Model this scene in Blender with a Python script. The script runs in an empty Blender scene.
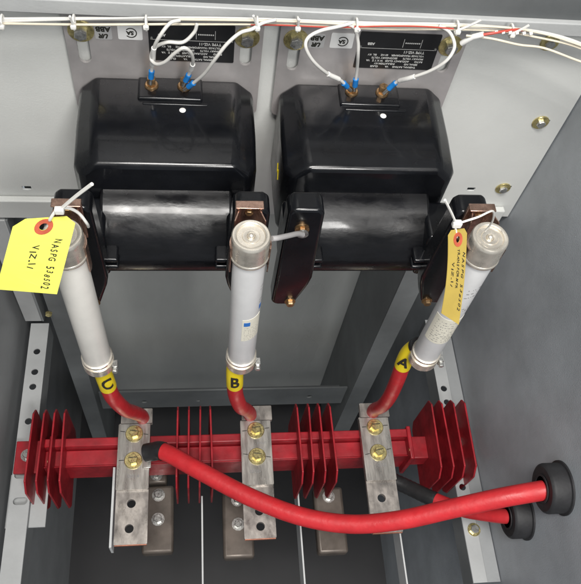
import bpy, bmesh, math, random
from mathutils import Vector, Matrix
random.seed(7)
C = bpy.context.scene
COL = C.collection
PI = math.pi
R = math.radians

# ------------------------------------------------------------------ camera
cam = bpy.data.objects.new('camera', bpy.data.cameras.new('camera'))
COL.objects.link(cam); C.camera = cam
cam.data.sensor_fit = 'HORIZONTAL'; cam.data.sensor_width = 36.0
cam.data.lens = 736.7/581*36.0
cam.data.clip_start = 0.02; cam.data.clip_end = 50
_p, _y, _r = R(58.35), R(14.32), R(12.05)
_f = Vector((math.sin(_y)*math.cos(_p), math.cos(_y)*math.cos(_p), -math.sin(_p)))
_x = Vector((math.cos(_y), -math.sin(_y), 0)); _u = _x.cross(_f)
_x2 = math.cos(_r)*_x + math.sin(_r)*_u; _u2 = -math.sin(_r)*_x + math.cos(_r)*_u
cam.matrix_world = Matrix((( _x2.x, _u2.x, -_f.x, 0), (_x2.y, _u2.y, -_f.y, 0), (_x2.z, _u2.z, -_f.z, 0), (0, 0, 0, 1)))

# ------------------------------------------------------------------ light
C.view_settings.view_transform = 'Standard'; C.view_settings.look = 'None'
C.view_settings.exposure = 0.06; C.view_settings.gamma = 1.0
W = bpy.data.worlds.new('World'); C.world = W; W.use_nodes = True
bg = W.node_tree.nodes['Background']; bg.inputs['Color'].default_value = (0.86, 0.93, 1.0, 1); bg.inputs['Strength'].default_value = 0.34

def area(name, loc, target, sx, sy, power, color=(1, .97, .93)):
    l = bpy.data.lights.new(name, 'AREA'); l.shape = 'RECTANGLE'; l.size = sx; l.size_y = sy; l.energy = power; l.color = color
    o = bpy.data.objects.new(name, l); COL.objects.link(o); o.location = loc
    o.rotation_euler = (Vector(target)-Vector(loc)).to_track_quat('-Z', 'Y').to_euler()
    return o
area('ceiling_lamp', (-0.15, -0.30, 1.55), (0.1, 0.6, -0.9), 1.1, 0.45, 68)
area('fill_lamp', (0.45, -0.95, 0.75), (0.05, 0.6, -0.9), 0.45, 0.45, 27, (1, .98, .95))  # added fill light from the front right, out of view; no known fixture

# ------------------------------------------------------------------ materials
MATS = {}
def mat(name, col, rough=.5, metal=0., noise=.0, nscale=40, bump=0., bscale=200, coat=0., spec=.5, rvar=0., col2=None, stretch=None):
    if name in MATS: return MATS[name]
    m = bpy.data.materials.new(name); m.use_nodes = True
    nt = m.node_tree; b = nt.nodes['Principled BSDF']
    b.inputs['Base Color'].default_value = (*col, 1); b.inputs['Roughness'].default_value = rough; b.inputs['Metallic'].default_value = metal
    b.inputs['Specular IOR Level'].default_value = spec
    if coat: b.inputs['Coat Weight'].default_value = coat; b.inputs['Coat Roughness'].default_value = .08
    tc = nt.nodes.new('ShaderNodeTexCoord'); mp = nt.nodes.new('ShaderNodeMapping'); nt.links.new(tc.outputs['Object'], mp.inputs['Vector'])
    if stretch: mp.inputs['Scale'].default_value = stretch
    oi = nt.nodes.new('ShaderNodeObjectInfo'); vm = nt.nodes.new('ShaderNodeVectorMath'); vm.operation = 'SCALE'
    vm.inputs[0].default_value = (7.3, 3.1, 5.7); nt.links.new(oi.outputs['Random'], vm.inputs['Scale']); nt.links.new(vm.outputs['Vector'], mp.inputs['Location'])
    if noise or col2 or rvar:
        n = nt.nodes.new('ShaderNodeTexNoise'); n.inputs['Scale'].default_value = nscale; n.inputs['Detail'].default_value = 6; n.inputs['Roughness'].default_value = .62
        nt.links.new(mp.outputs['Vector'], n.inputs['Vector'])
        rp = nt.nodes.new('ShaderNodeValToRGB'); rp.color_ramp.elements[0].position = .32; rp.color_ramp.elements[1].position = .68
        c2 = col2 or tuple(max(0, c*(1-noise)) for c in col)
        rp.color_ramp.elements[0].color = (*c2, 1)
        rp.color_ramp.elements[1].color = (*(col if col2 else tuple(min(1, c*(1+noise)) for c in col)), 1)
        nt.links.new(n.outputs['Fac'], rp.inputs['Fac']); nt.links.new(rp.outputs['Color'], b.inputs['Base Color'])
        if rvar:
            n2 = nt.nodes.new('ShaderNodeTexNoise'); n2.inputs['Scale'].default_value = nscale*1.7; n2.inputs['Detail'].default_value = 8
            nt.links.new(mp.outputs['Vector'], n2.inputs['Vector'])
            mr = nt.nodes.new('ShaderNodeMapRange'); mr.inputs['From Min'].default_value = .3; mr.inputs['From Max'].default_value = .7
            mr.inputs['To Min'].default_value = max(.02, rough-rvar); mr.inputs['To Max'].default_value = min(1, rough+rvar)
            nt.links.new(n2.outputs['Fac'], mr.inputs['Value']); nt.links.new(mr.outputs['Result'], b.inputs['Roughness'])
    if bump:
        n3 = nt.nodes.new('ShaderNodeTexNoise'); n3.inputs['Scale'].default_value = bscale; n3.inputs['Detail'].default_value = 4
        nt.links.new(mp.outputs['Vector'], n3.inputs['Vector'])
        bp = nt.nodes.new('ShaderNodeBump'); bp.inputs['Strength'].default_value = bump; bp.inputs['Distance'].default_value = .002
        nt.links.new(n3.outputs['Fac'], bp.inputs['Height']); nt.links.new(bp.outputs['Normal'], b.inputs['Normal'])
    MATS[name] = m
    return m
M_PANEL = mat('off_white_paint', (.60, .61, .59), .42, noise=.05, nscale=5, bump=.12, bscale=500)
M_GREY = mat('grey_enclosure_paint', (.36, .385, .41), .42, noise=.16, nscale=7, bump=.22, bscale=420, rvar=.12)
M_REAR = mat('pale_grey_rear_paint', (.50, .515, .50), .36, noise=.12, nscale=4, bump=.15, bscale=400, rvar=.12, stretch=(1, 1, .35))
M_LEFTW = mat('mid_grey_paint', (.30, .31, .315), .42, noise=.14, nscale=5, bump=.15, rvar=.1)
M_RAILP = mat('light_grey_rail_paint', (.40, .41, .41), .45, noise=.10, nscale=9, bump=.1)
M_DARK = mat('dark_grey_paint', (.10, .107, .11), .45, noise=.2, nscale=5, bump=.1)
M_POST = mat('slate_grey_paint', (.20, .212, .215), .5, noise=.2, nscale=6)
M_EPOXY = mat('black_epoxy', (.005, .0055, .007), .25, noise=.3, nscale=18, bump=.2, bscale=30, rvar=.08, coat=.26, spec=.32)
M_COIL = mat('cloudy_black_epoxy', (.004, .004, .005), .31, noise=.5, nscale=30, bump=.32, bscale=44, rvar=.13, coat=.16, spec=.34, stretch=(.6, 1, 1.5))
M_PLATE = mat('galvanised_plate', (.50, .475, .47), .46, metal=.55, noise=.14, nscale=14, rvar=.1)
M_ZINC = mat('yellow_zinc', (.70, .60, .28), .30, metal=.9, noise=.3, nscale=150, rvar=.12)
M_STEEL = mat('bolt_steel', (.55, .55, .53), .32, metal=.9, noise=.3, nscale=170, rvar=.1)
M_BRASS = mat('aged_brass', (.42, .27, .14), .36, metal=.9, noise=.4, nscale=170, rvar=.12)
M_COPPER = mat('tin_copper_clip', (.46, .30, .235), .28, metal=.92, noise=.35, nscale=90, rvar=.1)
M_NICKEL = mat('nickel_ferrule', (.86, .80, .70), .30, metal=.8, noise=.10, nscale=60, rvar=.12)
M_TUBE = mat('glass_epoxy_tube', (.60, .60, .60), .36, noise=.05, nscale=25, bump=.06)
M_TUBEW = mat('cream_tube', (.70, .68, .635), .38, noise=.05, nscale=25, bump=.06)
M_TIN = mat('tinned_busbar', (.56, .54, .50), .36, metal=.75, nscale=22, rvar=.15, bump=.15, bscale=160, col2=(.27, .25, .23), stretch=(3.2, .5, 1))
M_TINB = mat('scuffed_tinned_busbar', (.50, .46, .42), .42, metal=.7, nscale=26, rvar=.18, bump=.15, bscale=120, col2=(.17, .155, .145), stretch=(1.5, .8, 1))
M_BAREC = mat('bare_copper', (.50, .22, .15), .4, metal=.8, noise=.25, nscale=80)
M_RED = mat('red_fiberglass', (.29, .011, .018), .44, noise=.28, nscale=30, bump=.1, bscale=120, rvar=.1)
M_CABLE = mat('red_cable_jacket', (.50, .020, .026), .47, noise=.14, nscale=26, bump=.3, bscale=120, rvar=.1)
M_TAPE = mat('black_tape', (.015, .015, .016), .45, noise=.3, nscale=60, bump=.2)
M_RUBBER = mat('black_rubber', (.018, .018, .020), .62, noise=.35, nscale=40, bump=.15)
M_YEL = mat('yellow_marker', (.85, .66, .02), .45, noise=.04)
M_TAG1 = mat('bright_yellow_card', (.84, .83, .13), .62, noise=.05, nscale=20)
M_TAG2 = mat('ochre_yellow_card', (.46, .335, .07), .6, noise=.06, nscale=20)
M_INK = mat('black_ink', (.02, .02, .015), .6)
M_WHITEINK = mat('white_print', (.62, .62, .60), .5)
M_REDRING = mat('red_reinforcement', (.50, .10, .05), .6, noise=.2, nscale=90)
M_WIRE = mat('off_white_wire', (.62, .61, .58), .45, noise=.06, nscale=60)
M_CREAM = mat('cream_wire', (.66, .60, .48), .45, noise=.06, nscale=60)
M_SLEEVE = mat('white_sleeve', (.78, .77, .74), .45)
M_REDWIRE = mat('red_wire', (.45, .06, .04), .45)
M_TIE = mat('white_nylon', (.75, .74, .70), .4)
M_BLUE = mat('blue_terminal', (.01, .17, .50), .35)
M_NAME = mat('black_nameplate', (.012, .012, .013), .4)
M_STICK = mat('white_sticker', (.74, .74, .73), .5)
M_CLEAR = mat('silver_sticker', (.50, .50, .50), .4, metal=.3)
M_LABEL = mat('cream_label', (.74, .71, .60), .5, noise=.05)
M_LBLUE = mat('blue_print', (.03, .16, .50), .5)
M_GPRINT = mat('grey_print', (.22, .22, .22), .5)
M_BROWN = mat('brown_bracket', (.115, .095, .08), .45, metal=.35, noise=.3, nscale=20, rvar=.12)
M_BARR = mat('white_barrier_sheet', (.55, .56, .56), .5, noise=.06)
M_GWIRE = mat('grey_lead', (.34, .33, .33), .45)
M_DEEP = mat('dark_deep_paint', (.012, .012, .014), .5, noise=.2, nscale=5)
M_HOLE = mat('dark_recess', (.02, .02, .02), .8)

# ------------------------------------------------------------------ builders
def obj(name, bm, m, parent=None, bevel=0, seg=2, smooth=True):
    me = bpy.data.meshes.new(name)
    if isinstance(bm, bpy.types.Mesh): me = bm
    else:
        bmesh.ops.recalc_face_normals(bm, faces=bm.faces)
        bm.to_mesh(me); bm.free()
    ms = m if isinstance(m, (list, tuple)) else [m]
    me.materials.clear()
    for q in ms: me.materials.append(q)
    o = bpy.data.objects.new(name, me); COL.objects.link(o)
    if parent:
        o.parent = parent
        o.matrix_parent_inverse = Matrix.Identity(4)
        # geometry is written in the thing's own frame
    if bevel:
        md = o.modifiers.new('bevel', 'BEVEL'); md.width = bevel; md.segments = seg; md.limit_method = 'ANGLE'; md.angle_limit = R(28)
    if smooth:
        me.polygons.foreach_set('use_smooth', [True]*len(me.polygons))
        try: me.set_sharp_from_angle(angle=R(38))
        except Exception: pass
    return o
def empty(name, loc, rz=0):
    o = bpy.data.objects.new(name, None); COL.objects.link(o); o.location = loc; o.rotation_euler = (0, 0, rz); o.empty_display_size = .02
    return o
def tag(o, label=None, cat=None, group=None, kind=None):
    if label: o['label'] = label
    if cat: o['category'] = cat
    if group: o['group'] = group
    if kind: o['kind'] = kind
    return o
def kids(o): return [c for c in bpy.data.objects if c.parent == o]
def copy_tree(o, parent=None):
    c = o.copy(); COL.objects.link(c); c.parent = parent
    for ch in kids(o): copy_tree(ch, c)
    return c
def BM(): return bmesh.new()
def box(bm, x0, x1, y0, y1, z0, z1, mtx=None):
    vs = [bm.verts.new(v) for v in ((x0,y0,z0),(x1,y0,z0),(x1,y1,z0),(x0,y1,z0),(x0,y0,z1),(x1,y0,z1),(x1,y1,z1),(x0,y1,z1))]
    for f in ((0,3,2,1),(4,5,6,7),(0,1,5,4),(1,2,6,5),(2,3,7,6),(3,0,4,7)): bm.faces.new([vs[i] for i in f])
    if mtx: bmesh.ops.transform(bm, matrix=mtx, verts=vs)
    return bm
AX = {'x': Matrix.Rotation(R(90), 4, 'Y'), 'y': Matrix.Rotation(R(-90), 4, 'X'), 'z': Matrix.Identity(4)}
def lathe(bm, prof, loc=(0,0,0), axis='z', n=40, mtx=None):
    """prof: (radius, height) list; revolved about the axis through loc"""
    M = Matrix.Translation(loc) @ (mtx or AX[axis])
    rings = []
    for r, h in prof:
        if r < 1e-6: rings.append([bm.verts.new(M @ Vector((0, 0, h)))])
        else: rings.append([bm.verts.new(M @ Vector((r*math.cos(2*PI*i/n), r*math.sin(2*PI*i/n), h))) for i in range(n)])
    for a, b in zip(rings[:-1], rings[1:]):
        if len(a) == 1 and len(b) == 1: continue
        for i in range(n):
            j = (i+1) % n
            if len(a) == 1: bm.faces.new((a[0], b[i], b[j]))
            elif len(b) == 1: bm.faces.new((a[i], b[0], a[j]))
            else: bm.faces.new((a[i], b[i], b[j], a[j]))
    for e in (rings[0], rings[-1]):
        if len(e) > 1: bm.faces.new(e)
    return bm
def cyl(bm, r, h0, h1, loc=(0,0,0), axis='z', n=32, mtx=None): return lathe(bm, [(r, h0), (r, h1)], loc, axis, n, mtx)
def hexhead(bm, r, h0, h1, loc, axis='z', mtx=None, rot=0):
    M = Matrix.Translation(loc) @ (mtx or AX[axis]) @ Matrix.Rotation(rot, 4, 'Z')
    lv = []
    for rr, h in ((r, h0), (r, h1-.12*r), (r*.9, h1)):
        lv.append([bm.verts.new(M @ Vector((rr*math.cos(PI/3*i), rr*math.sin(PI/3*i), h))) for i in range(6)])
    for a, b in zip(lv[:-1], lv[1:]):
        for i in range(6): bm.faces.new((a[i], a[(i+1)%6], b[(i+1)%6], b[i]))
    bm.faces.new(lv[0]); bm.faces.new(lv[-1])
    return bm
def spline(pts, k=8):
    P = [Vector(p) for p in pts]; P = [2*P[0]-P[1]] + P + [2*P[-1]-P[-2]]
    out = []
    for i in range(1, len(P)-2):
        for j in range(k):
            t = j/k
            out.append(.5*((2*P[i])+(P[i+1]-P[i-1])*t+(2*P[i-1]-5*P[i]+4*P[i+1]-P[i+2])*t*t+(3*P[i]-P[i-1]-3*P[i+1]+P[i+2])*t**3))
    out.append(P[-2]); return out
def frames(path):
    T = [(path[min(i+1, len(path)-1)]-path[max(i-1, 0)]).normalized() for i in range(len(path))]
    n = T[0].orthogonal().normalized(); F = []
    for t in T:
        n = (n-n.dot(t)*t).normalized(); F.append((t, n, t.cross(n)))
    return F
def tube(bm, path, r, n=12, cap=True):
    F = frames(path); rings = []
    for i, (p, (t, a, b)) in enumerate(zip(path, F)):
        rr = r[i] if isinstance(r, (list, tuple)) else r
        rings.append([bm.verts.new(p+rr*(math.cos(2*PI*k/n)*a+math.sin(2*PI*k/n)*b)) for k in range(n)])
    for a, b in zip(rings[:-1], rings[1:]):
        for i in range(n): bm.faces.new((a[i], a[(i+1)%n], b[(i+1)%n], b[i]))
    if cap: bm.faces.new(rings[0]); bm.faces.new(rings[-1])
    return bm
def prism(bm, outline, h0, h1, plane='xz'):
    """outline in a plane, extruded along the third axis from h0 to h1"""
    def v(a, b, h): return {'xz': (a, h, b), 'yz': (h, a, b), 'xy': (a, b, h)}[plane]
    A = [bm.verts.new(v(a, b, h0)) for a, b in outline]; B = [bm.verts.new(v(a, b, h1)) for a, b in outline]
    n = len(A)
    for i in range(n): bm.faces.new((A[i], A[(i+1)%n], B[(i+1)%n], B[i]))
    bm.faces.new(A); bm.faces.new(B)
    return bm
def loft(bm, rings):
    V = [[bm.verts.new(p) for p in r] for r in rings]
    for a, b in zip(V[:-1], V[1:]):
        for i in range(len(a)): bm.faces.new((a[i], a[(i+1)%len(a)], b[(i+1)%len(a)], b[i]))
    bm.faces.new(V[0]); bm.faces.new(V[-1]); return bm
DG = bpy.context.evaluated_depsgraph_get
def from_curve(cu, mtx):
    o = bpy.data.objects.new('tmp', cu); COL.objects.link(o)
    bpy.context.view_layer.update()
    me = bpy.data.meshes.new_from_object(o.evaluated_get(DG()))
    bpy.data.objects.remove(o)
    me.transform(mtx); return me
def circ(x, y, r, n=20): return [(x+r*math.cos(2*PI*i/n), y+r*math.sin(2*PI*i/n)) for i in range(n)]
def slot(x, y, r, half, vert=True, n=8):
    """rounded slot centred at x, y; half is the half-length between the end circles"""
    pts = [(r*math.cos(PI*i/n), half+r*math.sin(PI*i/n)) for i in range(n+1)]+[(-r*math.cos(PI*i/n), -half-r*math.sin(PI*i/n)) for i in range(n+1)]
    return [(x+a, y+b) if vert else (x+b, y+a) for a, b in pts]
def rrect(x0, x1, y0, y1, r, n=5):
    out = []
    for cx, cy, a0 in ((x1-r, y1-r, 0), (x0+r, y1-r, 90), (x0+r, y0+r, 180), (x1-r, y0+r, 270)):
        out += [(cx+r*math.cos(R(a0+90*i/n)), cy+r*math.sin(R(a0+90*i/n))) for i in range(n+1)]
    return out
def sheet(outlines, th, mtx):
    """flat sheet with real holes: first outline outside, the others cut out; centred thickness"""
    cu = bpy.data.curves.new('tmp', 'CURVE'); cu.dimensions = '2D'; cu.fill_mode = 'BOTH'; cu.extrude = th/2
    for ol in outlines:
        s = cu.splines.new('POLY'); s.points.add(len(ol)-1)
        for p, q in zip(s.points, ol): p.co = (q[0], q[1], 0, 1)
        s.use_cyclic_u = True
    return from_curve(cu, mtx)
def basis(o, x, y):
    x = Vector(x).normalized(); y = Vector(y); y = (y-y.dot(x)*x).normalized(); z = x.cross(y); o = Vector(o)
    return Matrix(((x.x, y.x, z.x, o.x), (x.y, y.y, z.y, o.y), (x.z, y.z, z.z, o.z), (0, 0, 0, 1)))
XZ = lambda y: Matrix(((1,0,0,0),(0,0,-1,y),(0,1,0,0),(0,0,0,1)))      # local XY -> world XZ at depth y, facing -Y
def text_mesh(s, size, mtx, bold=0., shear=0., ext=.0002):
    cu = bpy.data.curves.new('tmp', 'FONT'); cu.body = s; cu.size = size; cu.align_x = 'CENTER'; cu.align_y = 'CENTER'; cu.extrude = ext; cu.offset = bold; cu.shear = shear
    cu.resolution_u = 3
    return from_curve(cu, mtx)
def join_meshes(lst):
    bm = BM()
    for me in lst: bm.from_mesh(me); bpy.data.meshes.remove(me)
    return bm

# ------------------------------------------------------------------ setting: the enclosure
XL, XR, YW = -.345, .545, .74
def struct(name, bm, m, **k): return tag(obj(name, bm, m, **k), kind='structure')
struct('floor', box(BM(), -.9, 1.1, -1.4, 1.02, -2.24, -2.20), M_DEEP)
struct('rear_wall', box(BM(), -.33, .60, .95, .97, -2.20, -.9), M_REAR)
struct('right_wall', box(BM(), XR, XR+.02, -.12, .95, -2.20, .75), M_GREY)
struct('left_wall', box(BM(), XL-.02, XL, -.12, .95, -2.20, .75), M_LEFTW)
struct('ceiling', box(BM(), XL-.02, XR+.02, .30, .80, .752, .772), M_DARK)

# mounting panel: one bent sheet with square punched holes, carrying its own bolts
root = tag(empty('mounting_panel', (.10, YW, -.985)), 'large off white steel panel behind both black transformers, with bolts down its right side', 'panel')
def loc(o, *p): return tuple(Vector(p)-o.location)
def square(x, z, h=.0045): return [(x-h*1.5, z-h), (x+h*1.5, z-h), (x+h*1.5, z+h), (x-h*1.5, z+h)]
sx = .10
hs = [square(-.254-sx, -.925+.985), square(.452-sx, -.912+.985)]
hs += [[(x, z) for x, z in square(.513-sx, -.754+.985)], square(.512-sx, -.906+.985)]
me = sheet([[(XL+.002-sx, 0), (XR-.002-sx, 0), (XR-.002-sx, .55), (XL+.002-sx, .55)]]+hs, .003, XZ(.0015))
obj('face_sheet', me, M_PANEL, root, smooth=False)
b = BM(); box(b, XL+.004-sx, -.125-sx, -.012, -.0005, -.002, .042); obj('lower_lip', b, M_PANEL, root, bevel=.002)
b = BM(); box(b, .345-sx, .525-sx, -.012, -.0005, -.002, .030); obj('lower_lip', b, M_PANEL, root, bevel=.002)
b = BM(); box(b, XL+.004-sx, XR-.004-sx, .0035, .04, -.003, 0); obj('return_flange', b, M_PANEL, root)
def wall_bolt(parent, x, z, y=-.0005, s=1., rot=.3, washer=True, m=M_STEEL):
    bo = obj('bolt', hexhead(BM(), .0068*s, -.001, .0065*s, (x, y, z), 'y', Matrix.Rotation(R(90), 4, 'X'), rot), m, parent)
    if washer: obj('washer', lathe(BM(), [(.0005, 0), (.0125*s, 0), (.0125*s, .0014), (.0118*s, .002), (.0005, .002)], (x, y, z), mtx=Matrix.Rotation(R(90), 4, 'X')), M_ZINC, bo)
    return bo
wall_bolt(root, .506-sx, -.754+.985); wall_bolt(root, .505-sx, -.907+.985, rot=.6); wall_bolt(root, .458-sx, -.610+.985, rot=.1)

# grey rail across the top, dark header above it
t = struct('top_rail', box(BM(), XL+.002, XR-.002, .705, .738, -.572, -.553), M_RAILP, bevel=.0015)
struct('header', box(BM(), XL+.002, XR-.002, .712, .738, -.5525, .75), M_DARK)

# corner posts and rear crossbar in the lower compartment
def post(x0, x1, lab, flip):
    o = tag(empty('corner_post', ((x0+x1)/2, .76, -2.2)), lab, 'post', 'corner posts of the lower compartment')
    w = (x1-x0)/2
    obj('front_flange', box(BM(), -w, w, -.02, -.016, 0, 1.16), M_POST, o, bevel=.001)
    xs = -w if flip else w-.004
    obj('side_flange', box(BM(), xs, xs+.004, -.0155, .188, 0, 1.16), M_POST, o)
    return o
post(.405, .452, 'slate grey steel post behind the fuse with the narrow ochre tag', True)
post(-.285, -.245, 'dark grey steel post behind the fuse with the wide yellow tag', False)
# light channel at the left going down to the rail
o = tag(empty('support_channel', (-.312, .735, -1.33)), 'light grey upright channel hanging above the left perforated rail, behind the yellow tag', 'channel')
obj('web', box(BM(), -.020, .012, -.006, .002, 0, .335), M_RAILP, o, bevel=.001)
obj('flange', box(BM(), .0125, .016, -.006, .02, .0, .335), M_POST, o)
bo = obj('bolt', hexhead(BM(), .007, 0, .006, (.030, -.004, .03), 'y', Matrix.Rotation(R(90), 4, 'X'), .3), M_ZINC, o)
o = tag(empty('rear_crossbar', (.06, .762, -1.81)), 'dark grey crossbar low across the back, seen between the two posts', 'crossbar')
ol = [[(-.30, -.06), (.34, -.06), (.34, .045), (-.30, .045)], circ(-.19, -.02, .008), circ(.245, -.01, .008), circ(-.05, -.02, .006)]
obj('web', sheet(ol, .004, XZ(0)), M_POST, o, smooth=False)
obj('bottom_flange', box(BM(), -.30, .34, .0025, .05, -.06, -.056), M_DARK, o)

# perforated side rails
def rail(x0, x1, y0, y1, holes, lab, ledge):
    o = tag(empty('side_rail', ((x0+x1)/2, .46, -1.35)), lab, 'rail', 'perforated side rails')
    cx = (x0+x1)/2
    ol = [[(x0-cx, y0-.46), (x1-cx, y0-.46), (x1-cx, y1-.46), (x0-cx, y1-.46)]]
    for (hx, hy, kind) in holes: ol.append(circ(hx-cx, hy-.46, .0065) if kind == 'c' else slot(hx-cx, hy-.46, .0065, .006, False))
    obj('perforated_flange', sheet(ol, .003, Matrix.Translation((0, 0, -.0015))), M_RAILP, o, smooth=False)
    xs = (x1-cx-.003) if ledge > 0 else (x0-cx)
    obj('drop_flange', box(BM(), xs, xs+.003, y0-.46, y1-.46, -.055, -.0035), M_POST, o)
    return o
hl = [(-.3075, .672, 'c'), (-.307, .628, 'c'), (-.3075, .597, 'c'), (-.308, .527, 'c'), (-.309, .425, 's'), (-.306, .378, 's'), (-.326, .30, 'c')]
rl = rail(-.325, -.290, .20, .735, [h for h in hl if h[0] > -.32], 'light grey perforated rail along the left side, under the beam end', 1)
hr = [(.512, .685, 'c'), (.512, .650, 'c'), (.512, .575, 'c'), (.513, .545, 'c'), (.512, .395, 'c'), (.512, .372, 'c')]
hr = [(x-.006, y, k) for x, y, k in hr]
rr = rail(.493, .519, .20, .735, hr, 'light grey perforated rail along the right wall, near the two rubber bushings', -1)
o = rr
obj('wall_flange', box(BM(), .0135, .0375, -.26, .275, -.0035, -.0008), M_LEFTW, o)
for (bx, by) in ((.512, .292),):
    hb = obj('bolt', hexhead(BM(), .008, 0, .007, (bx-.506, by-.46, .002), rot=.2), M_STEEL, o)
    obj('washer', lathe(BM(), [(.0005, .0002), (.012, .0002), (.012, .002), (.0005, .002)], (bx-.506, by-.46, 0)), M_ZINC, hb)
# wider lower shelf at the left under the rail
b = BM(); box(b, -.330, -.262, .355, .43, -1.374, -1.370)
o = tag(obj('angle_bracket', sheet([[(-.030, -.05), (.038, -.05), (.038, .045), (-.030, .045)], slot(.0, .02, .0065, .008, False)], .004, Matrix.Identity(4)), M_RAILP, smooth=False), 'light grey slotted angle bracket under the left end of the red beam', 'bracket'); b.free()
o.location = (-.30, .385, -1.366)

# ------------------------------------------------------------------ voltage transformer
def build_transformer(x0):
    o = empty('voltage_transformer', (x0, .7345, -.87))
    L = lambda x, y, z: (x, y-.7345, z+.87)                      # offsets from transformer centreline in cabinet depth/height
    LY, LZ = -.7345, .87
    # mounting plate with two slots
    ol = [rrect(-.119, .119, -.745+LZ, -.584+LZ, .010), slot(-.099, -.640+LZ, .0075, .016), slot(.099, -.636+LZ, .0075, .015)]
    obj('mounting_plate', sheet(ol, .004, XZ(-.0025)), M_PLATE, o, smooth=False)
    for s in (-1, 1):
        bo = obj('bolt', hexhead(BM(), .0082, .0, .008, (s*.099, -.0065, -.614+LZ), mtx=Matrix.Rotation(R(90), 4, 'X'), rot=.4), M_STEEL, o)
        obj('washer', lathe(BM(), [(.0005, 0), (.0155, 0), (.0155, .0012), (.0148, .002), (.0005, .002)], (s*.099, -.0046, -.614+LZ), mtx=Matrix.Rotation(R(90), 4, 'X')), M_ZINC, bo)
    # main cast body: chamfered section lofted from wall to front
    def sec(y, hw, top, bot, ch):
        return [(x, y+LY, z+LZ) for x, z in ((-hw+ch, top), (hw-ch, top), (hw, top-ch*.9), (hw, bot+ch*.5), (hw-ch*.5, bot), (-hw+ch*.5, bot), (-hw, bot+ch*.5), (-hw, top-ch*.9))]
    b = loft(BM(), [sec(.7295, .112, -.683, -.85, .022), sec(.66, .113, -.686, -.85, .024), sec(.608, .112, -.689, -.848, .026), sec(.590, .102, -.693, -.838, .018)])
    obj('body', b, M_EPOXY, o, bevel=.0062, seg=4)
    # wound coil housing: rounded roll running between the arms
    pr = [(.60, -.737), (.590, -.738), (.577, -.742), (.562, -.749), (.548, -.760), (.536, -.774), (.528, -.790), (.5245, -.806), (.5245, -.820), (.528, -.828), (.535, -.832), (.60, -.832)]
    obj('coil_housing', prism(BM(), [(y+LY, z+LZ) for y, z in pr], -.082, .082, 'yz'), M_COIL, o, bevel=.004, seg=3)
    obj('base_ledge', box(BM(), -.096, .096, .535+LY, .60+LY, -.842+LZ, -.8325+LZ), M_EPOXY, o, bevel=.003)
    for s in (-1, 1):
        for k, z in enumerate((-.782, -.797)):
            a = s*.060; obj('moulded_rib', box(BM(), min(a, a+s*.024), max(a, a+s*.024), .512+LY, .540+LY, z-.0035+LZ, z+.0035+LZ), M_EPOXY, o, bevel=.0025, seg=3)
    # arms
    for s in (-1, 1):
        c = s*.098
        ol = [(-.019, -.653), (-.014, -.648), (.014, -.648), (.019, -.653), (.019, -.79), (.0175, -.81)]
        inner = -s
        if s < 0: prof = [(-.021, -.662), (-.014, -.655), (.015, -.655), (.021, -.662), (.025, -.800), (.022, -.818), (.010, -.860), (.006, -.868), (-.017, -.868), (-.023, -.862)]
        else: prof = [(-.021, -.662), (-.015, -.655), (.014, -.655), (.021, -.662), (.023, -.862), (.017, -.868), (-.006, -.868), (-.010, -.860), (-.022, -.818), (-.025, -.800)]
        obj('arm', prism(BM(), [(c+x, z+LZ) for x, z in prof], .498+LY, .526+LY, 'xz'), M_EPOXY, o, bevel=.005, seg=3)
        obj('arm_root', box(BM(), c-(.024 if s > 0 else .014), c+(.014 if s > 0 else .024), .5265+LY, .587+LY, -.838+LZ, -.748+LZ), M_EPOXY, o, bevel=.006, seg=3)
        obj('foot_bolt', lathe(hexhead(BM(), .0055, 0, .006, (c-s*.002, .497+LY, -.858+LZ), mtx=Matrix.Rotation(R(90), 4, 'X')), [(.0003, 0), (.0075, 0), (.0075, .0015), (.0003, .0015)], (c-s*.002, .498+LY, -.858+LZ), mtx=Matrix.Rotation(R(90), 4, 'X')), M_BRASS, o)
    # terminal block on the rear top
    b = BM(); box(b, -.036, .045, .690+LY, .728+LY, -.690+LZ, -.6805+LZ)
    obj('terminal_block', b, M_EPOXY, o, bevel=.003, seg=3)
    obj('moulded_ridge', box(BM(), -.030, .052, .683+LY, .687+LY, -.689+LZ, -.6835+LZ), M_EPOXY, o, bevel=.0015)
    for x in (-.019, .022):
        tm = obj('terminal_screw', hexhead(BM(), .0058, 0, .010, (x, .712+LY, -.6775+LZ), rot=.5), M_BRASS, o)
        obj('washer', lathe(BM(), [(.0003, 0), (.0088, 0), (.0088, .0015), (.0075, .0035), (.0003, .0035)], (x, .712+LY, -.6807+LZ)), M_BRASS, tm)
    obj('paint_dot', lathe(BM(), [(.0, .0022), (.003, .0018), (.0052, .0), (.001, 0)], (.020, .676+LY, -.6862+LZ), n=14), M_SLEEVE, o)
    # nameplate and two stickers, hung upside down as in the cubicle
    def rect(x0, x1, z0, z1): return rrect(x0, x1, z0+LZ, z1+LZ, .002)
    npl = obj('nameplate', sheet([rect(-.020, .084, -.654, -.597)], .001, XZ(-.0052)), M_NAME, o, smooth=False)
    rnd = random.Random(3)
    b = BM(); Y = -.0059
    def dash(x, z, w, h=.0011): box(b, x, x+w, Y-.0002, Y, z+LZ, z+h+LZ)
    dash(-.018, -.6215, .100, .0004)
    for x in (.037, .060): dash(x, -.6185, .0005, .013)
    for q in range(8): dash(.0395+q*.0025, -.6125, .0016, .0018)
    obj('print', b, M_WHITEINK, npl, smooth=False)
    UP = Matrix.Rotation(PI, 4, 'Y')      # turns writing upside down on the wall
    tx = [text_mesh('TYPE VIZ-11', .0052, Matrix.Translation((.054, Y, -.6258+LZ)) @ UP @ XZ(0), .0001), text_mesh('ABB', .0050, Matrix.Translation((-.004, Y, -.6145+LZ)) @ UP @ XZ(0), .0002)]
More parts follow.
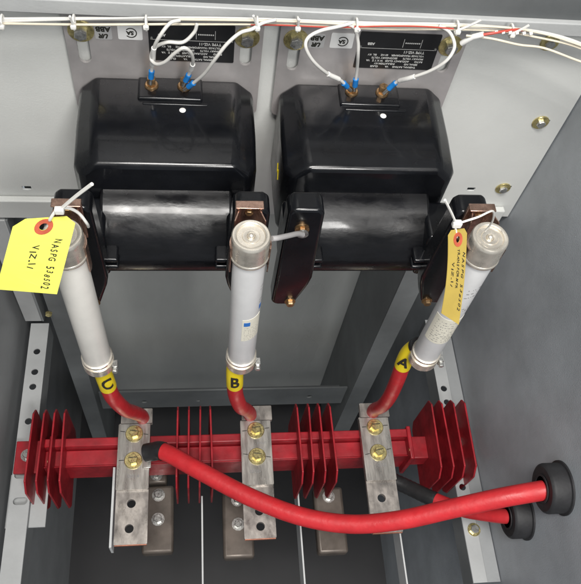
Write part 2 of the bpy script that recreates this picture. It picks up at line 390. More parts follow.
    for k, line in enumerate(('VOLTAGE TRANSFORMER    60 HZ     BIL  KV', 'PRIMARY VOLTS       SECONDARY VOLTS', 'RATIO       ACCURACY CLASS   W X Y Z   VA', 'SERIAL NO            INSULATION KV', 'THERMAL RATING     VA         CLASS')):
        tx.append(text_mesh(line, .0037, Matrix.Translation((.032+.003*(k % 2), Y, -.6315-.0047*k+LZ)) @ UP @ XZ(0), .00004))
    obj('lettering', join_meshes(tx), M_WHITEINK, npl, smooth=False)
    for x in (-.0165, .0805):
        obj('rivet', lathe(BM(), [(.0, .0016), (.0014, .0012), (.0018, 0), (.0002, 0)], (x, Y+.0002, -.6195+LZ), mtx=Matrix.Rotation(R(90), 4, 'X'), n=12), M_STEEL, npl)
    s1 = obj('maker_sticker', sheet([rect(-.083, -.063, -.625, -.604)], .0006, XZ(-.0050)), M_CLEAR, o, smooth=False)
    bm = join_meshes([text_mesh('ABB', .0095, Matrix.Translation((-.073, -.0056, -.6095+LZ)) @ UP @ XZ(0), .0004), text_mesh('UR', .0085, Matrix.Translation((-.0725, -.0056, -.6195+LZ)) @ UP @ XZ(0), .0004, .4)])
    obj('lettering', bm, M_INK, s1, smooth=False)
    s2 = obj('approval_sticker', sheet([rect(-.056, -.027, -.624, -.601)], .0006, XZ(-.0050)), M_STICK, o, smooth=False)
    Mx = Matrix.Translation((-.0405, -.0056, -.6135+LZ)) @ UP @ XZ(0)
    ring = []
    for i in range(25):
        a = R(40+i*280/24); ring.append((.0072*math.cos(a), .0072*math.sin(a)))
    for i in range(25):
        a = R(320-i*280/24); ring.append((.0060*math.cos(a), .0060*math.sin(a)))
    bm = join_meshes([sheet([ring], .0003, Mx), text_mesh('SA', .0075, Mx @ Matrix.Translation((.001, 0, 0)), .0003)])
    obj('emblem', bm, M_INK, s2, smooth=False)
    return o
TX1, TX2 = -.0335, .2250
vt1 = build_transformer(TX1)
tag(vt1, 'black resin transformer on the left, a white lead looped over its nameplate', 'transformer', 'pair of black voltage transformers')
vt2 = copy_tree(vt1); vt2.location.x = TX2
tag(vt2, 'black resin transformer on the right, a grey jumper screwed to its left arm')

b = BM()
for (y0, z0, y1, z1) in ((.650, -.752, .644, -.764), (.644, -.764, .640, -.754), (.640, -.754, .634, -.767)):
    tube(b, [Vector((-.1134, y0-.7345, z0+.87)), Vector((-.1134, y1-.7345, z1+.87))], .0006, 6)
obj('crayon_mark', b, M_YEL, vt2)
# fuse clips: part of the transformer they are bolted to
def clip(parent, x, tilt=0):
    ox = x-parent.location.x; LY, LZ = -.7345, .87
    c = obj('fuse_clip', box(BM(), ox-.0155, ox+.0155, .4865+LY, .4975+LY, -.6400+LZ, -.6380+LZ), M_COPPER, parent, bevel=.0008)
    def strip(pts, w, name, m=M_COPPER):
        b = BM(); top = []; th = .0014
        up = [(y, z) for y, z in pts]; lo = [(y, z-th) for y, z in reversed(pts)]
        return prism(b, [(y+LY, z+LZ) for y, z in up+lo], ox-w, ox+w, 'yz')
    # back plate and curved cradle
    b = box(BM(), ox-.015, ox+.015, .4935+LY, .4975+LY, -.705+LZ, -.6405+LZ); obj('back_plate', b, M_COPPER, c, bevel=.0008)
    b = BM()
    n = 16; r0, r1 = .0213, .0228
    pts = []
    for i in range(n+1):
        a = R(-18+216*i/n); pts.append((ox+r1*math.cos(a), .45+LY+r1*math.sin(a)))
    for i in range(n+1):
        a = R(198-216*i/n); pts.append((ox+r0*math.cos(a), .45+LY+r0*math.sin(a)))
    prism(b, pts, -.698+LZ, -.652+LZ, 'xy'); obj('spring_jaw', b, M_COPPER, c)
    b = BM()
    for s in (-1, 1):
        pp = [(ox+s*.016, .4725+LY), (ox+s*.0172, .4725+LY), (ox+s*.010, .4935+LY), (ox+s*.0085, .4935+LY)]
        prism(b, pp, -.672+LZ, -.6415+LZ, 'xy')
    obj('jaw_wing', b, M_COPPER, c)
    sc = obj('screw', hexhead(BM(), .0045, 0, .004, (ox, .4934+LY, -.652+LZ), mtx=Matrix.Rotation(R(90), 4, 'X')), M_BRASS, c)
    return c
clip(vt1, -.1335); clip(vt1, .0605); clip(vt2, .325)
LY, LZ = -.7345, .87
ins = obj('brass_insert', lathe(BM(), [(.0050, 0), (.0085, 0), (.0085, .003), (.0050, .003), (.0050, 0)], (.1245-TX2, .498+LY, -.689+LZ), mtx=Matrix.Rotation(R(90), 4, 'X')), M_BRASS, vt2)
obj('screw', hexhead(BM(), .0050, 0, .006, (.1245-TX2, .498+LY, -.689+LZ), mtx=Matrix.Rotation(R(90), 4, 'X')), M_BRASS, ins)

# ------------------------------------------------------------------ fuses
def wrap(me, r, x0):
    """bend a flat mesh (x across, z up, y depth small) round a vertical cylinder of radius r; angle 0 faces -Y"""
    for v in me.vertices:
        a = v.co.x/r+x0; rr = r-v.co.y
        v.co.x, v.co.y = rr*math.sin(a), -rr*math.cos(a)
    return me
def patch(r, a0, a1, z0, z1, th=.0003, skew=0):
    b = BM(); n = 14; vs = []
    for j, z in enumerate((z0, z1)):
        for rr in (r, r+th):
            vs.append([b.verts.new((rr*math.sin(a0+(a1-a0)*i/n), -rr*math.cos(a0+(a1-a0)*i/n), z+skew*(i/n))) for i in range(n+1)])
    lo_i, lo_o, hi_i, hi_o = vs
    for i in range(n):
        b.faces.new((lo_o[i], lo_o[i+1], hi_o[i+1], hi_o[i])); b.faces.new((hi_o[i], hi_o[i+1], hi_i[i+1], hi_i[i])); b.faces.new((lo_i[i], lo_i[i+1], lo_o[i+1], lo_o[i]))
    for i in (0, n): b.faces.new((lo_o[i], hi_o[i], hi_i[i], lo_i[i]))
    return b
def prints(r, a0, a1, rows, seed, h=.0008, skew=0):
    b = BM(); rn = random.Random(seed)
    for z in rows:
        a = a0+rn.random()*.1
        while a < a1:
            w = rn.choice((.05, .09, .14, .2)); e = min(a+w, a1)
            n = max(1, int((e-a)/.05)); zz = z+skew*(a-a0)
            for i in range(n):
                q0, q1 = a+(e-a)*i/n, a+(e-a)*(i+.7)/n
                v = [b.verts.new(((r)*math.sin(q), -(r)*math.cos(q), zz+dz)) for q, dz in ((q0, 0), (q1, 0), (q1, h*rn.choice((1, 1.6))), (q0, h))]
                b.faces.new(v)
            a = e+rn.choice((.05, .08, .2))
    return b
def fuse(x, lab, tube_m, seed):
    o = tag(empty('fuse', (x, .45, -.975)), lab, 'fuse', 'cylindrical fuses held in spring clips')
    o.location.z = -.945
    o.rotation_euler = (0, 0, 0)
    H = .305
    obj('tube', lathe(BM(), [(.0184, .025), (.0187, .027), (.0187, H-.034), (.0184, H-.032)], n=56), tube_m, o)
    cp = [(.0001, H-.0045), (.0042, H-.0045), (.0042, H-.0028), (.0050, H-.0024), (.0085, H-.0024), (.0092, H-.0034), (.0138, H-.0034), (.0146, H-.0012), (.0160, H-.0004), (.0182, H-.0006), (.0194, H-.0022), (.0195, H-.006), (.0195, H-.033), (.0200, H-.0335), (.0203, H-.0355), (.0200, H-.0375), (.0195, H-.038), (.0176, H-.0385)]
    cp = [(r_*1.075, h_+.005) for r_, h_ in cp]
    cap = obj('end_cap', lathe(BM(), cp, n=64), M_NICKEL, o)
    obj('centre_rivet', lathe(BM(), [(.0, H+.0062), (.0018, H+.0058), (.0036, H+.004), (.0042, H+.0008), (.001, H+.0006)], n=24), M_NICKEL, cap)
    lc = [(.0005, -.004), (.0175, -.004), (.0192, -.002), (.0195, .0), (.0195, .022), (.0208, .023), (.0208, .027), (.0195, .028), (.0183, .028)]
    cap2 = obj('end_cap', lathe(BM(), lc, n=56), M_NICKEL, o)
    b = lathe(BM(), [(.0197, .002), (.0212, .002), (.0212, .017), (.0197, .017)], n=48)
    cl = obj('clamp_band', b, M_NICKEL, o)
    obj('clamp_screw', hexhead(box(BM(), .0195, .0265, -.012, -.002, .003, .016), .004, 0, .006, (.023, -.012, .0095), mtx=Matrix.Rotation(R(90), 4, 'X')), M_STEEL, cl, bevel=.0006)
    return o
fC = fuse(-.130, 'cream white fuse at the left with the wide yellow handwritten tag over its top', M_TUBEW, 1)
fC.rotation_euler.y = -.012
fB = fuse(.065, 'white fuse in the middle with no tag, its small paper sticker facing right', M_TUBE, 2)
fB.rotation_euler.y = -.016
fA = fuse(.330, 'white fuse at the right beside the narrow ochre tag, with a printed band', M_TUBE, 3)
fA.rotation_euler.y = -.018
# sticker on the middle fuse and printing
st = obj('paper_sticker', patch(.0188, R(-12), R(66), .100, .155, skew=.004), M_LABEL, fB)
obj('print', prints(.01915, R(-6), R(60), (.104, .108, .112, .116, .121, .125, .129, .134), 5), M_GPRINT, st, smooth=False)
obj('blue_mark', patch(.0191, R(-6), R(18), .140, .149, .0002), M_LBLUE, st)
obj('blue_mark', patch(.0188, R(55), R(68), .170, .180, .0002), M_LBLUE, fB)
for rws in ((.186, .192), (.215, .222)): obj('print', prints(.01885, R(50), R(80), rws, 9, .0014), M_GPRINT, fB, smooth=False)
st = obj('paper_band', patch(.0188, R(-75), R(62), .085, .150), M_LABEL, fA)
obj('print', prints(.01915, R(-60), R(55), (.090, .095, .100, .105, .110, .116, .122, .128, .134, .140), 6, .0013), M_GPRINT, st, smooth=False)
obj('blue_mark', patch(.0188, R(-28), R(-2), .165, .178, .0003), M_LBLUE, fA)
for rws in ((.170, .176), (.205, .214, .222)): obj('print', prints(.01885, R(-10), R(45), rws, 8, .0016, .004), M_GPRINT, fA, smooth=False)

# grey jumper from the middle clip to the right transformer's left arm
j = BM(); jp = spline([(.083, .452, -.645), (.090, .455, -.648), (.104, .468, -.662), (.117, .482, -.678), (.1245, .488, -.6885)], 6)
tube(j, jp, .0032, 10)
jw = tag(obj('jumper_lead', j, M_GWIRE), 'short grey lead from the middle fuse clip to a brass insert beside it', 'wire')
jl = obj('ring_lug', lathe(BM(), [(.0035, -.001), (.0070, -.001), (.0070, .001), (.0035, .001), (.0035, -.001)], (.1245, .4895, -.689), mtx=Matrix.Rotation(R(90), 4, 'X')), M_STEEL, jw)

# ------------------------------------------------------------------ hanging tags
def card(name, cor, hole, mth, mname, lab, th=.0006, normal_flip=False):
    o = Vector(cor[0]); xa = Vector(cor[3])-Vector(cor[0]); ya = Vector(cor[1])
    return None
def lift(P, u, v):  # bilinear quad: P = TL, TR, BR, BL
    return (P[0]*(1-u)+P[1]*u)*(1-v)+(P[3]*(1-u)+P[2]*u)*v
def make_tag(P, m, lab, rows, curl, hole_v, ring_m, textmode, chamf):
    P = [Vector(p) for p in P]
    c = sum(P, Vector())/4
    n = (P[1]-P[0]).cross(P[3]-P[0]).normalized()
    if n.dot(-c) < 0: n = -n
    ob = empty('inspection_tag', P[0]*.5+P[1]*.5)
    base = ob.location.copy()
    def S(u, v, off=0): return lift(P, u, v)+n*(off+curl*math.sin(PI*v)*(1-.3*u)) - base
    hr, hv = hole_v
    # flat outline with a hole, then bent on to the surface
    W, Hh = 1.0, 1.0
    ol = [(0, chamf[1]), (chamf[0], 0), (1-chamf[0], 0), (1, chamf[1]), (1, .35), (1, .7), (1, 1), (.5, 1), (0, 1), (0, .7), (0, .35)]
    wl = (P[1]-P[0]).length; hl_ = (P[3]-P[0]).length
    hole = [(.5+hr/wl*math.cos(2*PI*i/16), hv+hr/hl_*math.sin(2*PI*i/16)) for i in range(16)]
    me = sheet([ol, hole], .002, Matrix.Identity(4))
    bm = BM(); bm.from_mesh(me); bpy.data.meshes.remove(me)
    bmesh.ops.triangulate(bm, faces=bm.faces)
    for k in range(2):
        bmesh.ops.subdivide_edges(bm, edges=[e for e in bm.edges if e.calc_length() > .12], cuts=1)
    for v in bm.verts: v.co = S(v.co.x, v.co.y, .0004 if v.co.z > 0 else -.0001)
    cd = obj('card', bm, m, ob, smooth=False)
    rg = [(.5+2.1*hr/wl*math.cos(2*PI*i/20), hv+2.1*hr/hl_*math.sin(2*PI*i/20)) for i in range(20)]
    me = sheet([rg, hole], .002, Matrix.Identity(4))
    for v in me.vertices: v.co = S(v.co.x, v.co.y, .0010 if v.co.z > 0 else .0005)
    obj('reinforcement_ring', me, ring_m, cd, smooth=False)
    # handwriting: letters run down the card, turned a quarter turn
    lst = []
    for (s, u, v0, v1, size) in rows:
        rj = random.Random(len(s)*7); adv = {'I': .45, '1': .5, '-': .5, ' ': .45, 'M': 1.1, 'N': 1., 'O': 1., 'W': 1.2}
        tot = sum(adv.get(ch, .85) for ch in s); pos = 0
        for ch in s:
            a_ = adv.get(ch, .85)
            if ch != ' ':
                me = text_mesh(ch, 1.15, Matrix.Rotation(rj.uniform(-.22, .22), 4, 'Z') @ Matrix.Diagonal((rj.uniform(.85, 1.1), rj.uniform(.8, 1.1), 1, 1)), .022, rj.uniform(0, .3), ext=.0)
                cy = rj.uniform(-.12, .12)
                for q in me.vertices:
                    q.co = S(u+(q.co.y+cy)*size, v0+(v1-v0)*(pos+a_/2+q.co.x)/tot, .0007)
                lst.append(me)
            pos += a_
    obj('handwriting', join_meshes(lst), M_INK, cd, smooth=False)
    return tag(ob, lab, 'tag', 'handwritten tags tied to the fuses')
t1 = make_tag([(-.1715, .4400, -.5985), (-.1130, .4450, -.5975), (-.1421, .4067, -.6833), (-.2026, .4102, -.6787)], M_TAG1,
    'wide bright yellow card tag with a red ring, hanging over the left fuse', [('NASPG  538502', .77, .26, .94, .15), ('VIZ-11', .44, .33, .66, .16)], .002, (.0042, .11), M_REDRING, 0, (.17, .09))
t2 = make_tag([(.2392, .3950, -.5490), (.2650, .4085, -.5625), (.2810, .3592, -.6707), (.2542, .3593, -.6453)], M_TAG2,
    'narrow ochre yellow card tag turned edgewise, hanging beside the right fuse', [('NASPG  538502', .84, .22, .86, .16), ('TRANSFORMER', .56, .19, .62, .16), ('VIZ-11', .27, .33, .62, .18)], .003, (.0036, .10), M_REDRING, 0, (.16, .05))
def tie(name, pts, r, lab, tail=None, head=None, group='white cable ties', m=M_TIE, cat='cable tie'):
    o = obj(name, tube(BM(), spline(pts, 6), r, 8), m); tag(o, lab, cat, group)
    if tail: obj('tail', tube(BM(), spline(tail, 4), [r*1.15]*(4*(len(tail)-1)+1), 6), m, o)
    if head:
        h = Vector(head); d = .0045 if 'tag' in lab else .0032
        obj('head', box(BM(), h.x-d, h.x+d, h.y-d*.7, h.y+d*.7, h.z-d*.8, h.z+d*.8), m, o, bevel=.0012)
    return o
tie('cable_tie', [(-.1384, .4446, -.6040), (-.1384, .4396, -.5975), (-.1298, .4414, -.5844), (-.1202, .4450, -.5859), (-.1118, .4480, -.5980), (-.1060, .4470, -.6130), (-.1070, .4550, -.6300)], .0016,
    'white tie through the wide yellow tag, its cut tail pointing up to the right', [(-.1260, .4420, -.5835), (-.108, .437, -.557), (-.0903, .4310, -.5317)], (-.1275, .4405, -.5840))
tie('cable_tie', [(.2560, .4050, -.5730), (.2530, .3985, -.5632), (.2485, .4025, -.5500), (.2536, .4016, -.5438), (.2678, .4046, -.5398), (.2890, .4203, -.5507), (.302, .432, -.575), (.313, .445, -.605), (.316, .452, -.628)], .0011,
    'thin white tie through the narrow ochre tag, looping to the right fuse clip', [(.2488, .4041, -.5489), (.236, .400, -.526), (.2232, .3967, -.5044)], (.2495, .4030, -.5490))

# ------------------------------------------------------------------ secondary leads
W1 = [(-.0525,.7000,-.6620),(-.0495,.6980,-.6385),(-.0472,.6900,-.6189),(-.0445,.6800,-.5922),(-.0368,.6750,-.5706),(-.0255,.6800,-.5618),(-.0146,.6900,-.5654)]
W2 = [(-.0115,.7000,-.6640),(-.0039,.6950,-.6400),(-.0003,.6800,-.6107),(-.0025,.6700,-.5886),(-.0102,.6650,-.5775),(-.0206,.6680,-.5880),(-.0325,.6730,-.6060),(-.0433,.6800,-.6158),(-.0493,.6880,-.6145),(-.0439,.6860,-.5970),(-.0297,.6830,-.5860),(-.0116,.6830,-.5850),(.0010,.6850,-.5771),(.0044,.6900,-.5699)]
W3 = [(-.0091,.6980,-.6700),(.0033,.6900,-.6495),(.0139,.6800,-.6269),(.0261,.6700,-.5946),(.0380,.6700,-.5738),(.0523,.6750,-.5619),(.0658,.6780,-.5584),(.0779,.6850,-.5600),(.0928,.6860,-.5590)]
V1 = [(.1980,.6980,-.6620),(.1815,.6900,-.6399),(.1625,.6800,-.6217),(.1407,.6700,-.5951),(.1286,.6700,-.5750),(.1300,.6750,-.5649),(.1434,.6800,-.5585),(.1635,.6830,-.5590),(.1801,.6840,-.5590)]
V2 = [(.2055,.7000,-.6620),(.2013,.6950,-.6274),(.1953,.6850,-.5952),(.1916,.6850,-.5760),(.1842,.6850,-.5620),(.1740,.6860,-.5600)]
V3 = [(.2470,.6980,-.6640),(.2564,.6950,-.6446),(.2657,.6800,-.6235),(.2836,.6700,-.6022),(.2966,.6650,-.5817),(.3031,.6700,-.5678),(.3014,.6780,-.5604),(.2944,.6830,-.5580),(.2820,.6840,-.5570)]
def lead(pts, lab, sl=(.16, .34), bl=(.02, .13), r=.0021):
    pts = pts[:-2]+[(pts[-2][0], pts[-2][1]+.001, pts[-2][2]+.004), (pts[-1][0], .6865, pts[-1][2]+.0080)]
    p = spline(pts, 8); n = len(p)
    o = tag(obj('secondary_lead', tube(BM(), p, r, 10), M_WIRE), lab, 'wire', 'white leads on the transformer terminals')
    def cut(a, b):
        # by arc length
        d = [0]
        for i in range(1, n): d.append(d[-1]+(p[i]-p[i-1]).length)
        q = [p[i] for i in range(n) if a <= d[i] <= b]
        return q
    tb = cut(.004, .019)
    bt = obj('ring_terminal', tube(BM(), tb, .0036, 12), M_BLUE, o)
    d = (p[0]-p[1]).normalized()
    obj('barrel', tube(BM(), [p[0]-d*.006, p[0]+d*.005], .0022, 10), M_STEEL, bt)
    if sl: obj('marker_sleeve', tube(BM(), cut(*sl), r*1.45, 12), M_SLEEVE, o)
    return o
lead(W1, 'thick white lead rising from the left terminal of the left transformer', (.030, .075))
lead(W2, 'white lead looped in an S over the left nameplate', (.030, .055))
lead(W3, 'white lead sweeping from the left transformer right up to its right mounting bolt', None)
lead(V1, 'white lead bowing left in a wide curve from the left terminal of the right transformer', (.030, .058))
lead(V2, 'straight white lead rising beside the nameplate of the right transformer', None)
lead(V3, 'white lead curving right from the right terminal of the right transformer', (.028, .058))

def run(name, pts, r, m, lab, grp='long wires strung along the top rail'):
    return tag(obj(name, tube(BM(), spline([(x, y, z+.0065) for x, y, z in pts], 6), r, 8), m), lab, 'wire', grp)
DZ = .0065
B1 = [(-.333,.6950,-.585),(-.2291,.6950,-.5808),(-.1258,.6950,-.5747),(-.0147,.6950,-.5695),(.1107,.6950,-.5649),(.2156,.6920,-.5605),(.3005,.6950,-.5600),(.3627,.6950,-.5611),(.4090,.6850,-.5577),(.4448,.6750,-.5592),(.4843,.6650,-.5681),(.53,.66,-.58)]
run('harness_wire', B1, .0019, M_WIRE, 'thick off white wire along the whole top rail, sagging at the right end')
B2 = [(x, y-.004, z-.0036+.0014*math.sin(i*2.1)) for i, (x, y, z) in enumerate(B1)]
run('harness_wire', B2, .0014, M_CREAM, 'cream wire running just below the thick white one along the top rail')
B6 = [(x, y-.002, z+.0012-.0030*math.sin(i*1.3+.4)-(.004 if i > 6 else 0)) for i, (x, y, z) in enumerate(B1)]
run('harness_wire', B6, .0012, M_WIRE, 'thinnest white wire weaving through the bundle on the top rail')
B7 = [(.318, .684, -.566), (.345, .676, -.562), (.38, .672, -.566), (.41, .668, -.566), (.45, .66, -.574), (.49, .655, -.584), (.535, .65, -.600)]
run('harness_wire', B7, .0014, M_CREAM, 'cream wire drooping lowest at the top right corner')
B3 = [(x, y-.006, z+.0032+.0018*math.sin(i*1.7+1)) for i, (x, y, z) in enumerate(B1[3:])]
run('harness_wire', B3, .0014, M_CREAM, 'cream wire running highest along the rail, over the right transformer only')
B5 = [(.0650,.6900,-.5690),(.10,.688,-.566),(.16,.686,-.5640),(.215,.684,-.5580),(.26,.684,-.5560),(.30,.684,-.5570)]
run('harness_wire', B5, .0009, M_REDWIRE, 'thin red wire showing among the white ones between the two transformers')
o = run('harness_wire', [(.318,.69,-.5825),(.3266,.6820,-.5655),(.3459,.6780,-.5560),(.3733,.6830,-.5540),(.395,.690,-.5600)], .0017, M_REDWIRE, 'red and white wire with a white sleeve, right of the right transformer plate')
obj('marker_sleeve', tube(BM(), [Vector((.3185,.689,-.5750)), Vector((.3266,.6820,-.5590)), Vector((.336,.6790,-.5525))], .0034, 10), M_SLEEVE, o)
o2 = BM()
for k in range(6):
    x = .348+k*.0085; tube(o2, [Vector((x, .6790, -.5491)), Vector((x+.0035, .6793, -.5483))], .0020, 8)
obj('white_stripe', o2, M_SLEEVE, o)
# ties round the bundle
for (x, z, dx, dz, lab) in ((-.208, -.5785, -.002, .014, 'white cable tie on the top rail at the far left'), (-.131, -.5745, -.001, .017, 'white cable tie beside the left mounting bolt of the left transformer'),
                       (-.052, -.5710, .001, .004, 'white cable tie above the nameplate of the left transformer'), (.072, -.5660, -.006, .020, 'white cable tie beside the right mounting bolt of the left transformer'),
                       (.118, -.5640, -.001, .016, 'white cable tie above the left mounting bolt of the right transformer'), (.186, -.5620, .002, .003, 'white cable tie where two leads join above the right transformer'),
                       (.305, -.5590, .020, .021, 'white cable tie with a long slanting tail above the right transformer'), (.372, -.5600, .012, .018, 'white cable tie at the far right of the top rail')):
    y = .690; z += .0065
    pts = [(x, y-.0075, z-.005), (x, y-.0085, z), (x, y-.005, z+.0060), (x, y+.003, z+.006), (x, y+.007, z), (x, y+.003, z-.006), (x, y-.005, z-.0065), (x, y-.0075, z-.005)]
    tie('cable_tie', pts, .0013, lab, [(x, y-.0085, z+.002), (x+dx*.6, y-.011, z+dz*.6), (x+dx, y-.013, z+dz)], (x, y-.0095, z), group='ties holding the wire bundle on the top rail')

# ------------------------------------------------------------------ red insulating beam with fins
o = tag(empty('insulator_beam', (.11, .45, -1.345)), 'red fibreglass beam with sixteen fins spanning the cabinet under the three busbars', 'insulator')
obj('rear_rib', box(BM(), -.375, .295, .008, .024, -.035, .044), M_RED, o, bevel=.002)
obj('front_channel', box(BM(), -.375, .295, -.022, .0075, -.035, .026), M_RED, o, bevel=.002)
b = BM(); box(b, -.375, .295, -.0245, -.0225, -.037, .029); obj('front_lip', b, M_RED, o, bevel=.0008)
for s, x0, x1 in ((-1, -.430, -.3755), (1, .3555, .425)):
    tb = obj('end_tab', box(BM(), x0, x1, -.028, .032, .006, .014), M_RED, o, bevel=.0015)
    bx = -.408 if s < 0 else .408
    hb = obj('bolt', hexhead(BM(), .0075, .0, .008, (bx, .004, .0165), rot=.2), M_STEEL, tb)
    obj('washer', lathe(BM(), [(.0003, 0), (.0115, 0), (.0115, .002), (.0003, .002)], (bx, .004, .0145)), M_STEEL, hb)
for s, xc in ((-1, -.362), (1, .292)):
    b = BM(); box(b, xc-.004, xc+.004, -.036, .028, -.045, .048); obj('end_collar', b, M_RED, o, bevel=.002)
    b = BM()
    for dz in (-.040, .043): cyl(b, .0045, -.0002, .006, (xc-.004*1, -.018, dz), 'x', 12)
    obj('collar_rivet', b, M_BRASS, o)
obj('core', box(BM(), .2965, .355, -.022, .022, -.036, .005), M_RED, o, bevel=.002)
hexo = [(-.064, -.073), (-.073, -.054), (-.073, .047), (-.058, .070), (.064, .070), (.077, .056), (.077, -.058), (.064, -.073)]
fin0 = None
fx = [-.285+k*.0185 for k in range(4)] + [-.031+k*.0203 for k in range(4)] + [.190+k*.0207 for k in range(4)] + [.447+k*.0220 for k in range(4)]
rn = random.Random(4)
for k, x in enumerate(fx):
    if fin0 is None:
        fin0 = obj('fin', prism(BM(), hexo, -.0016, .0016, 'yz'), M_RED, o, bevel=.0007, seg=2); f = fin0
    else:
        f = fin0.copy(); COL.objects.link(f); f.parent = o
    f.location = (x-.11, -.002, 0); f.rotation_euler = (rn.uniform(-.01, .01), 0, rn.uniform(-.02, .02))

# ------------------------------------------------------------------ busbars
def busbar(x, lab, m1, m2, writing, holes, seed):
    o = tag(empty('busbar', (x, .45, -1.30)), lab, 'busbar', 'tinned busbars across the red beam')
    def S(x0, x1, y0, y1, hs): return [rrect(x0, x1, y0, y1, .0015, 2)]+hs
    lo = obj('lower_bar', sheet(S(-.0275, .0275, -.168, .045, [circ(hx, hy, .0075) for hx, hy in holes]), .008, Matrix.Translation((0, 0, .0045))), m2, o, smooth=False, bevel=.0008)
    obj('copper_edge', box(BM(), -.0265, .0265, -.1694, -.1682, .0012, .0070), M_BAREC, lo)
    up = obj('upper_plate', sheet(S(-.028, .0275, -.078, .041, []), .007, Matrix.Translation((0, 0, .0125))), m1, o, smooth=False, bevel=.0008)
    tabb = obj('rear_tab', sheet(S(-.0255, .0300, .042, .070, []), .010, Matrix.Translation((.001, 0, .0115))), m2, o, smooth=False, bevel=.0012)
    obj('spacer_block', box(BM(), -.022, .022, -.018, .0075, -.0185, -.0002), M_BROWN, o, bevel=.001)
    obj('web_plate', box(BM(), -.0365, -.0325, -.168, -.030, -.05, -.008), M_BARR if seed == 1 else M_TINB, o) if seed == 1 else None
    for q, y in enumerate((.022, -.027)):
        hb = obj('bolt', hexhead(BM(), .0088, .0, .0085, (0, y, .0195), rot=.3+q+seed), M_ZINC, o)
        obj('washer', lathe(BM(), [(.0003, .0), (.0150, .0), (.0155, .0006), (.0155, .0018), (.0143, .0030), (.0003, .0030)], (0, y, .0163)), M_ZINC, hb)
        b = BM()
        a = (.1, -.15, .05, .2, -.1, .12)[q+seed]
        box(b, -.020, .020, -.0006, .0006, .0, .0003, Matrix.Translation((0, y+.002, .0286)) @ Matrix.Rotation(a, 4, 'Z') @ Matrix.Scale(.36, 4, (1, 0, 0)))
        for s in (-1, 1): box(b, -.0042, .0042, -.0006, .0006, 0, .0003, Matrix.Translation((s*.0205, y+.002+s*.0205*a, .0164)) @ Matrix.Rotation(a, 4, 'Z'))
        obj('torque_mark', b, M_INK, hb)
    tx = []
    for (s, tx_, ty, sz) in writing: tx.append(text_mesh(s, sz, Matrix.Translation((tx_, ty, .0162)), 0, 0))
    if tx: obj('stamp', join_meshes(tx), M_GPRINT, up, smooth=False)
    return o
busbar(-.107, 'left busbar on the red beam, with two empty holes at its front end', M_TIN, M_TINB, [('02014', .001, -.055, .008)], [(-.001, -.100), (-.003, -.142)], 1)
bb2 = busbar(.111, 'middle busbar on the red beam, crossed by the long red cable', M_TIN, M_TINB, [('02/021', -.004, -.054, .0075), ('STRUT', .010, -.002, .006)], [(.001, -.148), (.0, -.122)], 0)
busbar(.334, 'right busbar on the red beam, with a black taped cable leaving its right side', M_TIN, M_TINB, [('0302', .004, -.050, .0085)], [(-.003, -.108)], 2)

# ------------------------------------------------------------------ red cables
class Cable:
    def __init__(s, name, pts, r, lab, group, k=10):
        s.p = spline(pts, k); s.r = r
        s.o = tag(obj(name, tube(BM(), s.p, r, 28), M_CABLE), lab, 'cable', group)
        d = [0]
        for i in range(1, len(s.p)): d.append(d[-1]+(s.p[i]-s.p[i-1]).length)
        s.d = d
    def at(s, t):
        for i in range(1, len(s.d)):
            if s.d[i] >= t or i == len(s.d)-1:
                f = (t-s.d[i-1])/(s.d[i]-s.d[i-1]); return s.p[i-1].lerp(s.p[i], f), (s.p[i]-s.p[i-1]).normalized()
    def sleeve(s, name, a, b, r, m, n=10, parent=None, rip=0):
        q = [s.at(a+(b-a)*i/n)[0] for i in range(n+1)]
        rr = [r+(rip if i % 2 else 0) for i in range(n+1)]
        return obj(name, tube(BM(), q, rr, 28), m, parent or s.o)
    def letter(s, ch, mid, size, parent, rot=0):
        c, t = s.at(mid); v = (-c).normalized()
        n = (v-v.dot(t)*t).normalized(); x = t.cross(n)
        # writing stands across the cable, its top towards the fuse
        me = text_mesh(ch, size, Matrix.Diagonal((.82, 1.35, 1, 1)) @ Matrix.Rotation(rot, 4, 'Z'), size*.03, 0, .0)
        bm = BM(); bm.from_mesh(me); bpy.data.meshes.remove(me)
        bmesh.ops.triangulate(bm, faces=bm.faces)
        for k in range(3): bmesh.ops.subdivide_edges(bm, edges=[e for e in bm.edges if e.calc_length() > .003], cuts=1)
        bmesh.ops.triangulate(bm, faces=bm.faces)
        R0 = s.r+.0014
        for q in bm.verts:
            a = q.co.x/R0; cc, tt = s.at(mid-q.co.y)
            nn = (n-n.dot(tt)*tt).normalized(); xx = tt.cross(nn)
            if xx.dot(Vector((1, 0, 0))) < 0: xx = -xx
            q.co = cc+nn*R0*math.cos(a)+xx*R0*math.sin(a)
        return obj('letter', bm, M_INK, parent, smooth=False)
def short_cable(pts, ch, lab, rot):
    c = Cable('phase_cable', pts, .0120, lab, 'short red cables under the fuses')
    s = c.sleeve('phase_marker', .010, .076, .0126, M_YEL, 12)
    c.letter(ch, .047, .030, s, rot)
    c.sleeve('heat_shrink', -.0, .008, .0135, M_TAPE, 3)
    return c
short_cable([(-.130, .450, -.940), (-.128, .449, -.965), (-.126, .448, -1.00), (-.123, .450, -1.06), (-.112, .462, -1.14), (-.103, .480, -1.20), (-.095, .498, -1.26), (-.093, .502, -1.285)], 'C', 'short red cable under the left fuse with a yellow letter C marker', 0)
short_cable([(.060, .450, -.940), (.058, .449, -.965), (.059, .447, -1.00), (.063, .450, -1.06), (.075, .462, -1.14), (.088, .480, -1.20), (.099, .498, -1.26), (.102, .502, -1.285)], 'B', 'short red cable under the middle fuse with a yellow letter B marker', 0)
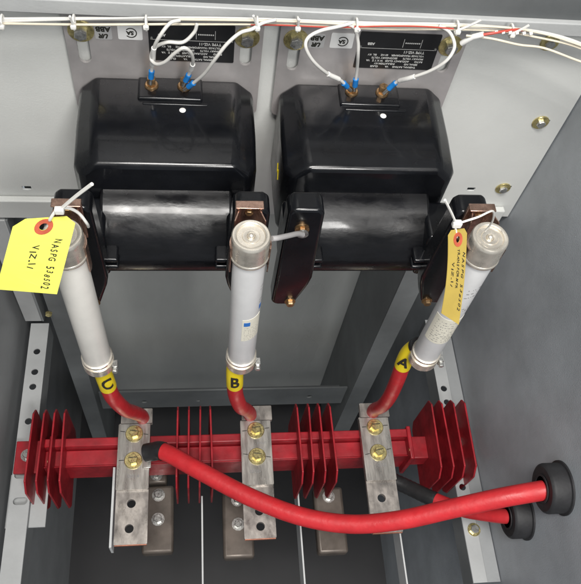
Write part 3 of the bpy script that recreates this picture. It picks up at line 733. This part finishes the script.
short_cable([(.322, .462, -.925), (.316, .466, -.955), (.316, .466, -.99), (.320, .464, -1.05), (.326, .468, -1.13), (.330, .480, -1.20), (.332, .498, -1.26), (.334, .502, -1.285)], 'A', 'short red cable under the right fuse with a yellow letter A marker', 0)
CB1 = [(-.0850,.4310,-1.2690),(-.0720,.4310,-1.2630),(-.0509,.4257,-1.2513),(.0088,.3840,-1.2318),(.0902,.3322,-1.2151),(.1683,.2934,-1.1970),(.2442,.2720,-1.1747),(.3174,.2673,-1.1429),(.3880,.2718,-1.1059),(.4559,.2760,-1.0696),(.5111,.2783,-1.0470),(.560,.2800,-1.0300)]
c1 = Cable('power_cable', CB1, .0148, 'long red cable sagging from the left busbar across to the upper rubber bushing', 'long red power cables')
c1.sleeve('black_boot', .0, .036, .0162, M_TAPE, 10)
obj('cable_lug', box(BM(), -.0905, -.076, .408, .440, -1.2835, -1.2800), M_TIN, c1.o, bevel=.001)
CB2 = [(.338,.395,-1.3165),(.362,.380,-1.3145),(.388,.362,-1.304),(.4166,.3360,-1.2800),(.4585,.3079,-1.2557),(.4920,.2901,-1.2250),(.5183,.2776,-1.1950),(.56,.2700,-1.165)]
c2 = Cable('power_cable', CB2, .0125, 'shorter red cable from the right busbar, black taped half, ending in the lower rubber bushing', 'long red power cables')
tp = c2.sleeve('black_tape_wrap', .0, .118, .0134, M_TAPE, 26, rip=.0007)

# rubber bushings in the right wall
def bushing(y, z, lab, s=1.):
    o = tag(empty('rubber_bushing', (XR, y, z)), lab, 'bushing', 'rubber bushings in the right wall')
    r = .0370*s
    obj('collar', lathe(BM(), [(.015, -.022), (.017, -.030), (.024, -.0315), (.033*s, -.0315), (r-.001, -.0290), (r, -.026), (r, -.004), (r+.0035, -.003), (r+.0035, -.0003)], axis='x', n=56), M_RUBBER, o)
    b = lathe(BM(), [(.0185, -.0318), (.0185, -.0332), (.0215, -.0332), (.0215, -.0318)], axis='x', n=40)
    obj('moulded_ring', b, M_RUBBER, o)
    b = box(BM(), -.010, -.004, -.008, .008, -r-.004, -r+.002); obj('release_tab', b, M_RUBBER, o, bevel=.001)
    return o
bushing(.281, -1.045, 'black rubber bushing higher on the right wall, holding the long sagging red cable', 1.0)
bushing(.2773, -1.193, 'black rubber bushing lower on the right wall, holding the taped red cable', .98)

# ------------------------------------------------------------------ equipment below the busbars
def bracket(x, y, z, lab, nb=2, top=True):
    o = tag(empty('brown_bracket', (x, y, z)), lab, 'bracket', 'brown brackets below the busbars')
    obj('base_plate', box(BM(), -.030, .030, -.085, .045, -.030, -.002), M_BROWN, o, bevel=.006, seg=3)
    if top: obj('upper_block', box(BM(), -.022, .016, .047, .085, -.030, .006), M_BROWN, o, bevel=.004)
    pos = [(0, .025), (0, -.022)][:nb] + ([(-.004, .064)] if top else [])
    for (bx, by) in pos:
        zz = .0065 if by > .05 else -.0015
        hb = obj('bolt', hexhead(BM(), .0078, .0, .009, (bx, by, zz+.002), rot=bx*9+by*30), M_STEEL, o)
        obj('washer', lathe(BM(), [(.0003, 0), (.0125, 0), (.0125, .0016), (.0003, .0018)], (bx, by, zz)), M_STEEL, hb)
    return o
bracket(-.071, .388, -1.47, 'brown bolted bracket right of the left busbar')
bracket(.084, .372, -1.47, 'brown bolted bracket peeking out left of the middle busbar', 2, False)
bracket(.268, .372, -1.47, 'brown bolted bracket under the red cable, between the middle and right busbars', 2, True)
for (x, lab) in ((.014, 'thin white barrier sheet standing between the left and middle busbars'), (.205, 'thin white barrier sheet standing between the middle and right busbars'), (.402, 'thin white barrier sheet standing right of the right busbar')):
    s = tag(obj('barrier_sheet', box(BM(), -.0015, .0015, -.16, .045, -.05, 0), M_BARR), lab, 'barrier', 'white barrier sheets'); s.location = (x, .36, -1.46)
